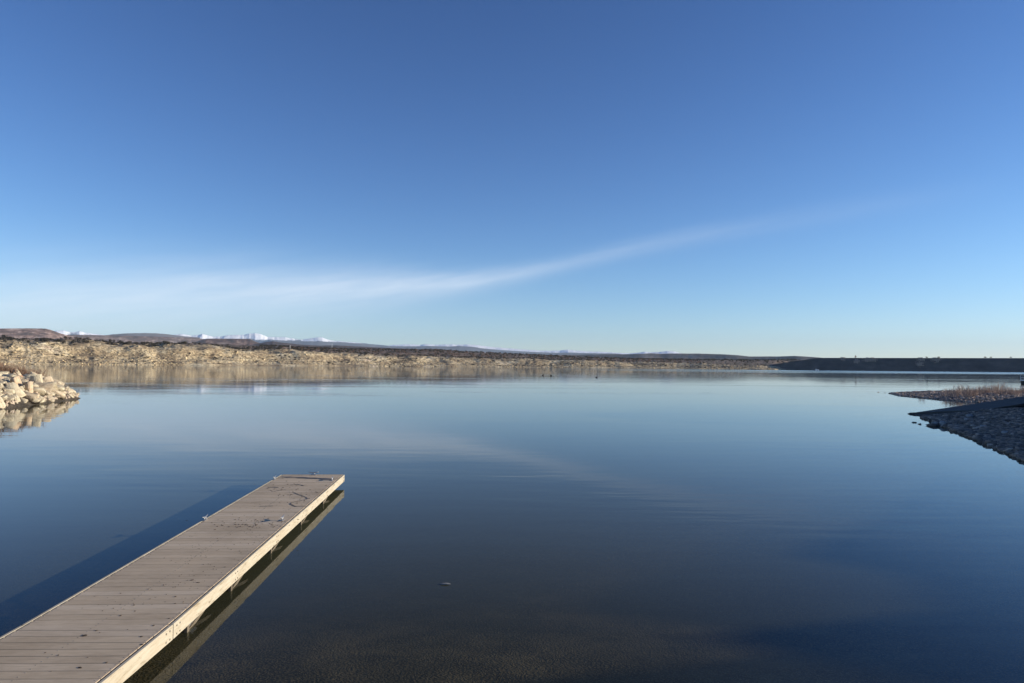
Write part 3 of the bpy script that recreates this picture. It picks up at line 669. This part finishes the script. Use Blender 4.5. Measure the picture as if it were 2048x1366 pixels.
for k, (px, py, z, s, lab) in enumerate([(-10, 742, 2.7, 1.3, 'reddish dry brush at the far left edge behind the jetty'), (16, 752, 2.4, 1.2, 'tall reddish dry brush between the cream and orange jetty boulders'), (30, 748, 2.5, 1.1, 'reddish dry brush just behind the orange boulder of the jetty'),
                                   (44, 756, 2.3, .9, 'low reddish dry brush just left of the grey pink boulder'), (68, 756, 2.1, 1.1, 'reddish dry brush right of the grey pink boulder'), (78, 757, 1.9, .8, 'small reddish dry brush right-most on the jetty crest')]):
    x, y, g_ = hit(px, py - 6); x *= 1.015; y *= 1.015
    o = link('dry_brush', tw[k % 3], None); o.location = (x, y, look(GZ, max(x, -55.9), y) - .05); o.scale = (s * .9, s * .9, s * .8); o.rotation_euler.z = k
    tag(o, lab, 'dry brush', 'dry brush on the jetty')

# ------------------------------------------------------------------ right shore: cobbles, concrete ramp edge, spit
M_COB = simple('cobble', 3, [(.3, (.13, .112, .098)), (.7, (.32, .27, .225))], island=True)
ckk = [rock_arrays(300 + s, 16, .35) for s in range(8)]
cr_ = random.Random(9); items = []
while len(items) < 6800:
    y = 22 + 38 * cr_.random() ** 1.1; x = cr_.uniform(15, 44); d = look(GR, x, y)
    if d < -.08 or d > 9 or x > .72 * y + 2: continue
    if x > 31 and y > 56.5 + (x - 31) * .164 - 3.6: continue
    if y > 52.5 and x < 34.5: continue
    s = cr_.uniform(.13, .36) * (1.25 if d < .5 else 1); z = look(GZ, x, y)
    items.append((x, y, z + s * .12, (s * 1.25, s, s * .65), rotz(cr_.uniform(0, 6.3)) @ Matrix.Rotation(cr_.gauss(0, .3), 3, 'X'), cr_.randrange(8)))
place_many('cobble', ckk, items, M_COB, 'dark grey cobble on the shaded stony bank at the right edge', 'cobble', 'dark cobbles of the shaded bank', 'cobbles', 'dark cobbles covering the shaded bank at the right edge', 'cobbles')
M_PALES = simple('pale_stone', 4, [(.3, (.24, .23, .23)), (.7, (.36, .35, .34))])
for i, (px, py, s, lab) in enumerate([(1941, 835, .5, 'white stone highest on the dark cobble bank, below the ramp'), (1932, 841, .42, 'white stone left of the highest white one on the dark cobble bank'), (1881, 849, .55, 'pale stone at the near-left corner of the dark cobble bank'),
                                (1871, 848, .42, 'pale stone at the very corner of the dark bank, touching the water'), (2009, 866, .34, 'small upright pale stone in the middle of the dark cobble bank'), (1968, 853, .3, 'small pale stone near the middle of the dark cobble bank')]):
    x, y, _ = at(px, py, .0); zz = look(GZ, x, y)
    for _ in range(6): x, y, _z = at(px, py, max(zz, 0) + .1); zz = look(GZ, x, y)
    V, Fc = rock_arrays(400 + i, 14, .5); o = link('stone', np_mesh('stone', V, Fc), M_PALES); o.location = (x, y, max(zz, 0) + s * .3); o.scale = (s * 1.2, s, s * .8); o.rotation_euler.z = i
    tag(o, lab, 'stone')
for i, (px, py, s, lab) in enumerate([(1828, 845.5, .24, 'flat dark rock in the water, left one of two off the ramp tip'), (1839, 848.5, .24, 'dark pointed rock in the water, right one of two off the ramp tip'), (1863, 852, .5, 'dark flat rock at the corner of the cobble bank, lapped by water'),
                                (1895, 861, .16, 'small dark rock alone at the waterline right of the bank corner'), (1757, 784.5, .22, 'tiny dark rock alone in the water left of the gravel spit'), (1770, 786, .14, 'tiniest dark rock between the lone rock and the spit tip'), (1784, 787, .6, 'dark rock at the very tip of the gravel spit')]):
    x, y, _ = at(px, py, .0); V, Fc = rock_arrays(420 + i, 16, .4); o = link('rock', np_mesh('rock', V, Fc), M_COB); o.location = (x, y, s * .08); o.scale = (s * 1.6, s * 1.2, s * .55); o.rotation_euler.z = i
    tag(o, lab, 'rock')
# concrete ramp: slab running up from the water
A0 = Vector((31.2, 56.4, .0)); dirv = Vector((.86, .17, .0)).normalized(); 
m, t, b = mat('ramp_concrete', .85); t.links.new(ramp(t, noise(t, 1.2, 6), [(.3, (.075, .068, .062)), (.7, (.11, .10, .09))]), b.inputs['Base Color']); bump(t, b, noise(t, 14, 5), .4, .03)
bm = bmesh.new(); L = 24; nseg = 24; sl = .128
tops = []
for k in range(nseg + 1):
    q = k / nseg * L; w_ = .3 + min(q, 3) * 1.15
    fx = 31.0 + q * .975; fy = 56.5 + q * .16
    z = -.10 + q * sl
    nxv, nyv = .16, -.987
    e = .08 * math.sin(q * 2.3) + .05 * math.sin(q * 5.1)
    tops.append([(fx, fy, z + .12), (fx + nxv * (w_ + e), fy + nyv * (w_ + e), z + .22), (fx + nxv * (w_ + e - .02), fy + nyv * (w_ + e - .02), z + .08), (fx + nxv * (w_ + e - .6), fy + nyv * (w_ + e - .6), z - .45), (fx, fy, z - .6)])
vs = [[bm.verts.new(p) for p in r_] for r_ in tops]
for a_, b_ in zip(vs, vs[1:]):
    for i in range(5): bm.faces.new((a_[i], b_[i], b_[(i + 1) % 5], a_[(i + 1) % 5]))
bm.faces.new(vs[0][::-1]); bm.faces.new(vs[-1]); bmesh.ops.recalc_face_normals(bm, faces=bm.faces)
me = bpy.data.meshes.new('concrete_ramp'); bm.to_mesh(me); bm.free()
tag(link('concrete_ramp', me, m), 'dark concrete boat ramp slab tapering into the water above the cobble bank', 'ramp')
# spit stones
M_SPIT = simple('spit_stone', 3, [(.3, (.17, .14, .125)), (.7, (.42, .35, .30))], island=True)
items = []
while len(items) < 7500:
    y = cr_.uniform(70, 106); x = cr_.uniform(44, 80); d = look(GR, x, y)
    if d < -.3 or x > .73 * y + 1: continue
    if cr_.random() > (1.0 if d < 6 else .45): continue
    s = cr_.uniform(.14, .42); z = look(GZ, x, y)
    items.append((x, y, z + s * .1, (s * 1.3, s, s * .7), rotz(cr_.uniform(0, 6.3)), cr_.randrange(8)))
place_many('spit_stone', ckk, items, M_SPIT, '', '', '', 'spit_stones', 'grey pink stones covering the low gravel spit on the right', 'stones', 0)
rd = [brush_me(50 + s, 34, 1.6, 2.4, .016, 'reed_clump') for s in range(4)]
for me in rd: me.materials.append(M_REED)
names = ['single tall reed clump standing alone at the left part of the spit'] + ['dry pinkish reed clump in the row of reeds on top of the gravel spit'] * 40
for k in range(41):
    px = 1842 if k == 0 else 1883 + (2052 - 1883) * (k / 40) + rnd.uniform(-4, 4)
    dd_ = 88 if k == 0 else rnd.uniform(82, 94); a = pxaz(px); x, y = dd_ * math.tan(a), dd_; z = look(GZ, x, y)
    s = .5 if k == 0 else rnd.uniform(.55, .8) * (1.15 if 1920 < px < 2000 else .85)
    o = bpy.data.objects.new('reed_clump', rd[k % 4]); C.objects.link(o); o.location = (x, y, z); o.scale = (s, s, s); o.rotation_euler.z = k * 1.3
    tag(o, names[k], 'reeds', 'reed clumps on the spit')

# ------------------------------------------------------------------ dock
dock = empty('dock', (-4.15, 9.0, 0), 0)
tag(dock, 'low wooden floating dock with weathered grey planks and pale side boards', 'dock')
HD1, HD2 = math.atan(.0575), math.atan(.030)
WID = 1.83
def dk(yv, xoff, z):                           # along-dock metres from the joint, across from the right edge (negative = left)
    h = HD1 if yv >= 0 else HD2
    u_ = Vector((-math.sin(h), math.cos(h), 0)); n_ = Vector((math.cos(h), math.sin(h), 0))
    return u_ * yv + n_ * xoff + Vector((0, 0, z))
def dmat(yv): h = HD1 if yv >= 0 else HD2; return Matrix.Rotation(h, 3, 'Z')
LEN = 12.1
m, t, b = mat('deck_wood', .8, .25)
g = N(t, 'ShaderNodeNewGeometry')
c0 = ramp(t, g.outputs['Random Per Island'], [(0, (.50, .385, .26)), (.5, (.56, .435, .295)), (1, (.61, .485, .345))])
gr = noise(t, 3, 6, .65, (1.2, 14, 1)); st = noise(t, .9, 5, .6)
c = mixc(t, 1, c0, ramp(t, gr, [(.3, (.82, .82, .82)), (.7, (1.1, 1.1, 1.1))]), 'MULTIPLY')
c = mixc(t, 1, c, ramp(t, st, [(.30, (.80, .78, .75)), (.5, (1, 1, 1)), (.72, (1.08, 1.07, 1.05))]), 'MULTIPLY')
vo = N(t, 'ShaderNodeTexVoronoi'); setc(vo, Scale=9.0, Randomness=1.0); t.links.new(N(t, 'ShaderNodeTexCoord').outputs['Object'], vo.inputs['Vector'])
sp_ = M_(t, 'MULTIPLY', M_(t, 'LESS_THAN', vo.outputs['Distance'], .13), M_(t, 'GREATER_THAN', noise(t, .8, 3), .54))
c = mixc(t, M_(t, 'MULTIPLY', sp_, .6), c, (.06, .045, .035))
t.links.new(c, b.inputs['Base Color']); bump(t, b, gr, .25, .004)
M_DECK = m
mb = MB(); pr = random.Random(3); pitch = .193
y_ = -5.6
while y_ < LEN - .02:
    cc = y_ + pitch / 2
    for a0, a1 in ([(y_, -.004), (.004, y_ + pitch)] if y_ < 0 < y_ + pitch else [(y_, y_ + pitch)]):
        cc = (a0 + a1) / 2; w_ = a1 - a0 - (.011 if abs(cc - (LEN - .72)) > .5 * pitch else .05)
        if w_ > .02: mb.box(dk(cc, -WID / 2, .30 + pr.uniform(-.0015, .0015)), (WID - .118 - pr.uniform(0, .008), w_, .038), dmat(cc), .003)
    y_ += pitch
mb.build('deck', M_DECK, dock)
# screws in rows along the joists
mb = MB(); y_ = -5.6
while y_ < LEN - .05:
    for xo in (-.09, -WID / 2, -WID + .09):
        for e in (.045, .148): mb.box(dk(y_ + e, xo + pr.uniform(-.006, .006), .3205), (.010, .010, .004))
    y_ += pitch
M_STEEL = simple('galvanised', 30, [(.3, (.34, .34, .35)), (.7, (.50, .50, .50))], rough=.5); M_STEEL.node_tree.nodes['Principled BSDF'].inputs['Metallic'].default_value = .85
tag(mb.build('screws', simple('screw_steel', 30, [(.3, (.05, .05, .05)), (.7, (.35, .33, .3))], .5), dock), kind='stuff')
m, t, b = mat('side_board', .8, .25)
gr = noise(t, 2.5, 7, .7, (14, .9, 9)); bl = noise(t, 1.3, 4)
c = ramp(t, gr, [(.30, (.24, .19, .12)), (.42, (.42, .365, .27)), (.6, (.50, .445, .345)), (.8, (.56, .50, .40))])
c = mixc(t, ramp(t, bl, [(.5, (0, 0, 0)), (.75, (.5, .5, .5))]), c, (.42, .34, .23))
crk = ramp(t, noise(t, 4, 8, .8, (6, .7, 5)), [(.37, (1, 1, 1)), (.395, (0, 0, 0))])
c = mixc(t, crk, c, (.12, .085, .05)); t.links.new(c, b.inputs['Base Color']); bump(t, b, gr, .3, .004)
M_SIDE = m
def fascia(y0, y1, xo, parent=dock):
    mb = MB(); cc = (y0 + y1) / 2; mb.box(dk(cc, xo, .226), (.038, y1 - y0, .188), dmat(cc), .004); return mb.build('side_board', M_SIDE, parent)
for xo in (-.019, -WID + .019):
    fascia(.01, LEN - .74, xo); fascia(LEN - .725, LEN, xo); fascia(-5.6, -.01, xo)
mb = MB(); mb.box(dk(LEN + .012, -WID / 2, .224), (WID - .01, .022, .19), dmat(1), .004); mb.build('end_board', M_SIDE, dock)
M_FRAME = simple('frame_wood', 2, [(.3, (.10, .08, .055)), (.7, (.20, .165, .12))], sc=(3, 1, 3))
M_FLOAT = simple('float_plastic', 2, [(.3, (.012, .012, .012)), (.7, (.022, .022, .022))], .6)
for yv in (-4.4, -2.2, -.15, .15, 2.4, 4.8, 7.2, 9.6, LEN - .15):
    MB().box(dk(yv, -WID / 2, .212), (WID - .09, .038, .13), dmat(yv)).build('crossbeam', M_FRAME, dock)
for yv in (-3.6, -1.3, .95, 3.3, 6.0, 8.4, 10.9):
    MB().box(dk(yv, -WID / 2 - .1, .04), (WID - .75, 1.35, .20), dmat(yv), .03).build('float', M_FLOAT, dock)
for yv in (-2.0, .62, 2.35, 4.6, 7.0, 9.4):
    MB().box(dk(yv, -.075, .045), (.05, .07, .20), dmat(yv), .004).build('post', M_FRAME, dock)
    mb = MB(); mb.bar(dk(yv + .06, -.09, -.02), dk(yv + .95, -.11, .12), .04, .05); mb.build('brace', M_FRAME, dock)
mb = MB(); mb.box(dk(.95, -.11, .10), (.03, .22, .10), dmat(.95) @ Matrix.Rotation(.5, 3, 'X'), .004); mb.bar(dk(.85, -.11, .08), dk(.70, -.11, -.03), .03, .05); mb.build('bracket', M_STEEL, dock)
def cleat(yv, xo, yaw=0):
    p = dk(yv, xo, 0); mb = MB(); rz = dmat(yv) @ Matrix.Rotation(yaw, 3, 'Z')
    def q(x, y, z): return p + rz @ Vector((x, y, z))
    c = mb.box(q(0, 0, .3265), (.055, .16, .012), rz, .003).build('cleat', M_STEEL, dock)
    hb = MB()
    for s in (-1, 1): hb.tube([q(0, s * .035, .331), q(0, s * .033, .385)], [.013, .012], 8)
    hb.tube([q(0, -.145, .412), q(0, -.10, .398), q(0, -.04, .388), q(0, .04, .388), q(0, .10, .398), q(0, .145, .412)], [.007, .011, .014, .014, .011, .007], 8)
    hb.build('horns', M_STEEL, c, True)
cleat(5.93, -.20); cleat(11.06, -.16); cleat(5.98, -WID + .06); cleat(11.22, -WID + .06); cleat(LEN - .06, -.88, R(90))
bb = MB()
for yv in (-4.4, -2.2, -.15, .15, 2.4, 4.8, 7.2, 9.6, LEN - .15):
    for e in (-.05, .05):
        for zz in (.17, .27): bb.tube([dk(yv + e, -.002, zz), dk(yv + e, .009, zz)], .012, 8)
tag(bb.build('bolts', simple('dull_bolt', 30, [(.3, (.22, .19, .15)), (.7, (.38, .35, .3))], .6), dock), kind='stuff')
# dark wet track, dark strip across the far end and droppings on the deck
M_MARK = simple('dark_mark', 12, [(.3, (.05, .036, .028)), (.7, (.09, .07, .055))], .5)
def ribbon(pts, w):
    bm = bmesh.new(); P = [Vector(at(px, py, .3245)) - dock.location for px, py in pts]
    Q = []
    for a_, b_ in zip(P, P[1:]): Q += [a_.lerp(b_, k / 5) for k in range(5)]
    Q.append(P[-1]); rr = random.Random(len(pts)); L_ = []
    for i, p in enumerate(Q):
        d = (Q[min(i + 1, len(Q) - 1)] - Q[max(i - 1, 0)]).normalized(); n = Vector((-d.y, d.x, 0)); ww = w * rr.uniform(.25, 1.2); j = Vector((rr.gauss(0, .008), rr.gauss(0, .008), 0))
        L_.append((bm.verts.new(p + n * ww / 2 + j), bm.verts.new(p - n * ww / 2 + j)))
    for a_, b_ in zip(L_, L_[1:]): bm.faces.new((a_[0], a_[1], b_[1], b_[0]))
    me = bpy.data.meshes.new('dark_mark'); bm.to_mesh(me); bm.free(); return link('dark_mark', me, M_MARK, dock)
ribbon([(588, 985), (597, 989), (606, 991.5), (612, 994), (615, 997.5), (611, 999), (605, 1000), (600, 1001.5), (592, 1003), (583, 1005.5), (580, 1007), (584, 1010), (592, 1013), (606, 1012.5), (614, 1012.3)], .032)
ribbon([(534, 977), (541, 974.5), (548, 974), (557, 975)], .06); ribbon([(548, 983), (560, 980.5), (571, 979)], .05); ribbon([(582, 970), (595, 968.5), (608, 971)], .07); ribbon([(520, 1012.5), (528, 1012), (545, 1011.5)], .05)
ribbon([(562, 953.5), (600, 955), (640, 957), (668, 958.5)], .20); ribbon([(556, 1043), (564, 1041), (572, 1042)], .05)  # the first is a dark strip across the planks between the far cleats
bm = bmesh.new(); rr = random.Random(23)
def speck(px, py, s):
    p = Vector(at(px, py, .322)) - dock.location
    bmesh.ops.create_icosphere(bm, subdivisions=1, radius=1, matrix=Matrix.Translation(p) @ Matrix.Rotation(rr.uniform(0, 3), 4, 'Z') @ Matrix.Diagonal((s, s * rr.uniform(.5, 1), .006, 1)))
for px, py, s in ((169, 1271, .035), (160, 1335, .03), (241, 1231, .02), (213, 1325, .02), (193, 1261, .018), (384, 1160, .03), (396, 1165, .03), (327, 1170, .018), (351, 1193, .018), (350, 1207, .018), (283, 1273, .022), (284, 1289, .02), (268, 1210, .014), (270, 1222, .014), (307, 1251, .02), (297, 1178, .014)): speck(px, py, s)
for k in range(60): speck(rr.gauss(500, 45), rr.gauss(1048, 5), rr.uniform(.008, .03))
for k in range(50): speck(rr.gauss(580, 30), rr.gauss(985, 12), rr.uniform(.008, .03))
for k in range(190):
    yv = abs(rr.gauss(0, 4)) * 1.0 + rr.uniform(-2, 6); xo = -WID + .2 + (WID - .3) * rr.random() ** .45
    if not -2 < yv < LEN - .3: continue
    p = dk(yv, xo, .322); s = rr.uniform(.004, .014)
    bmesh.ops.create_icosphere(bm, subdivisions=1, radius=1, matrix=Matrix.Translation(p) @ Matrix.Rotation(rr.uniform(0, 3), 4, 'Z') @ Matrix.Diagonal((s, s * rr.uniform(.5, 1), .004, 1)))
me = bpy.data.meshes.new('droppings'); bm.to_mesh(me); bm.free()
o = link('droppings', me, simple('dropping', 9, [(.3, (.05, .035, .025)), (.7, (.10, .075, .05))], .8)); o.location = dock.location
tag(o, 'small dark bird droppings and dirt scattered on the dock planks', 'droppings', kind='stuff')

# ------------------------------------------------------------------ small things on the water
M_BIRD = simple('bird_feathers', 8, [(.3, (.02, .018, .016)), (.7, (.045, .04, .035))])
M_BILL = simple('bird_bill', 8, [(.3, (.12, .1, .06)), (.7, (.2, .16, .1))])
def duck(px, py, yaw, lab):
    x, y, _ = at(px, py, 0); bm = bmesh.new()
    sk = [((-.34, 0, .16), .03), ((-.24, 0, .12), .10), ((-.05, 0, .09), .17), ((.14, 0, .10), .15), ((.22, 0, .22), .07), ((.24, 0, .36), .055), ((.30, 0, .41), .07), ((.37, 0, .40), .03)]
    rings = []
    for i, (p, r) in enumerate(sk):
        d = (Vector(sk[min(i + 1, 7)][0]) - Vector(sk[max(i - 1, 0)][0])).to_track_quat('Z', 'Y').to_matrix()
        rings.append([bm.verts.new(Vector(p) + d @ Vector((r * math.cos(k * math.pi / 5), r * math.sin(k * math.pi / 5), 0))) for k in range(10)])
    for a_, b_ in zip(rings, rings[1:]):
        for k in range(10): bm.faces.new((a_[k], a_[(k + 1) % 10], b_[(k + 1) % 10], b_[k]))
    bm.faces.new(rings[0][::-1]); bm.faces.new(rings[-1]); me = bpy.data.meshes.new('body'); bm.to_mesh(me); bm.free()
    r = empty('water_bird', (x, y, 0), yaw); r.scale = (1.15, 1.15, 1.15); link('body', me, M_BIRD, r, True)
    mb = MB(); mb.tube([(.36, 0, .40), (.46, 0, .385)], [.02, .008], 6); mb.build('bill', M_BILL, r)
    tag(r, lab, 'bird', 'birds swimming on the lake')
duck(1086, 751.3, .5, 'small dark water bird, leftmost of the three on the lake')
duck(1102, 751.6, 2.4, 'dark water bird close to the right of the leftmost one')
duck(1193, 755.3, .3, 'dark water bird swimming alone right of the other two')
x, y, _ = at(890, 1169, 0); bm = bmesh.new()
P = [(-.10, -.01, 0), (-.05, -.025, .012), (.03, -.028, .016), (.10, -.008, .004), (.11, .010, .003), (.03, .026, .018), (-.06, .022, .012)]
vs = [bm.verts.new(p) for p in P]; vt = [bm.verts.new((p[0], p[1], p[2] + .006)) for p in P]; bm.faces.new(vt); bm.faces.new(vs[::-1])
for i in range(7): bm.faces.new((vs[i], vs[(i + 1) % 7], vt[(i + 1) % 7], vt[i]))
me = bpy.data.meshes.new('feather'); bm.to_mesh(me); bm.free(); o = link('feather', me, simple('feather', 20, [(.3, (.18, .18, .18)), (.7, (.26, .26, .26))])); o.location = (x, y, .004); o.scale = (.8, .8, .8)
tag(o, 'small pale scrap like a feather floating on dark water right of the dock', 'feather')
# pale marker at the foot of the dam
x, y = 1150 * math.tan(pxaz(1634)), 1150
M_WHITE = simple('white_paint', 1, [(.3, (.65, .66, .66)), (.7, (.78, .78, .78))], .5)
r = empty('moored_raft', (x, y, 0)); MB().box((0, 0, .3), (5.5, 2, .9), None, .15).build('hull', M_WHITE, r); MB().box((-1.2, 0, 1.15), (1.6, 1.4, .8), None, .1).build('cabin', M_WHITE, r)
tag(r, 'tiny white raft or boat moored at the foot of the dam', 'boat')
# little pale masts among the junipers
for px, py, dd_, hh_, lab in ((580, 697.5, 1200, 5, 'thin white post among junipers, left of two on the far rim'), (664, 693, 1500, 5, 'thin white post among junipers, right of two on the far rim')):
    a, e = azel(px, py); x, y = dd_ * math.sin(a), dd_ * math.cos(a); z = H + e * dd_
    MBo = MB(); MBo.tube([(0, 0, -6), (0, 0, hh_)], [.35, .3], 8); MBo.box((0, 0, hh_), (1.4, .9, .8)); o = MBo.build('marker_post', M_WHITE); o.location = (x, y, z)
    tag(o, lab, 'post')
# floating dock with white railing at the right edge
x, y, _ = at(2040, 767.5, 0); x += 2.9; r = empty('fishing_pier', (x, y, 0), R(0)); tag(r, 'floating platform with white railing and dark base cut by the right edge', 'pier')
MB().box((6.1, 2, .25), (12, 4, .75), None, .05).build('float', M_FLOAT, r)
MB().box((6.1, 2, .80), (12.3, 4.3, .22), None, .03).build('deck', M_WHITE, r)
rl = MB()
for zz in (1.45, 2.05):
    rl.bar((0.1, .05, zz), (12, .05, zz), .07); rl.bar((.1, 4, zz), (12, 4, zz), .07); rl.bar((.1, .05, zz), (.1, 4, zz), .07)
rl.build('railing', M_WHITE, r)
for k in range(6):
    for yy in (.05, 4): MB().box((.1 + k * 2.35, yy, 1.48), (.09, .09, 1.2)).build('railing_post', M_WHITE, r)
MB().box((6.1, 2, 2.13), (12.3, 4.3, .09), None, .02).build('canopy', simple('grey_canopy', 1, [(.3, (.10, .11, .12)), (.7, (.14, .15, .16))]), r)

# ------------------------------------------------------------------ haze
HZ = 3.0e-5
bm = bmesh.new(); bmesh.ops.create_cube(bm, size=1, matrix=Matrix.Translation((-1000, 9300, 350)) @ Matrix.Diagonal((30000, 19400, 720, 1)))
me = bpy.data.meshes.new('haze'); bm.to_mesh(me); bm.free()
m = bpy.data.materials.new('haze'); m.use_nodes = True; t = m.node_tree; t.nodes.clear(); out = N(t, 'ShaderNodeOutputMaterial'); pv = N(t, 'ShaderNodeVolumePrincipled')
pv.inputs['Color'].default_value = (.60, .78, 1, 1); pv.inputs['Density'].default_value = HZ; pv.inputs['Anisotropy'].default_value = 0.0
t.links.new(pv.outputs[0], out.inputs['Volume'])
tag(link('haze', me, m), kind='stuff', label='thin pale blue air between the lake and the snowy mountains', cat='haze')
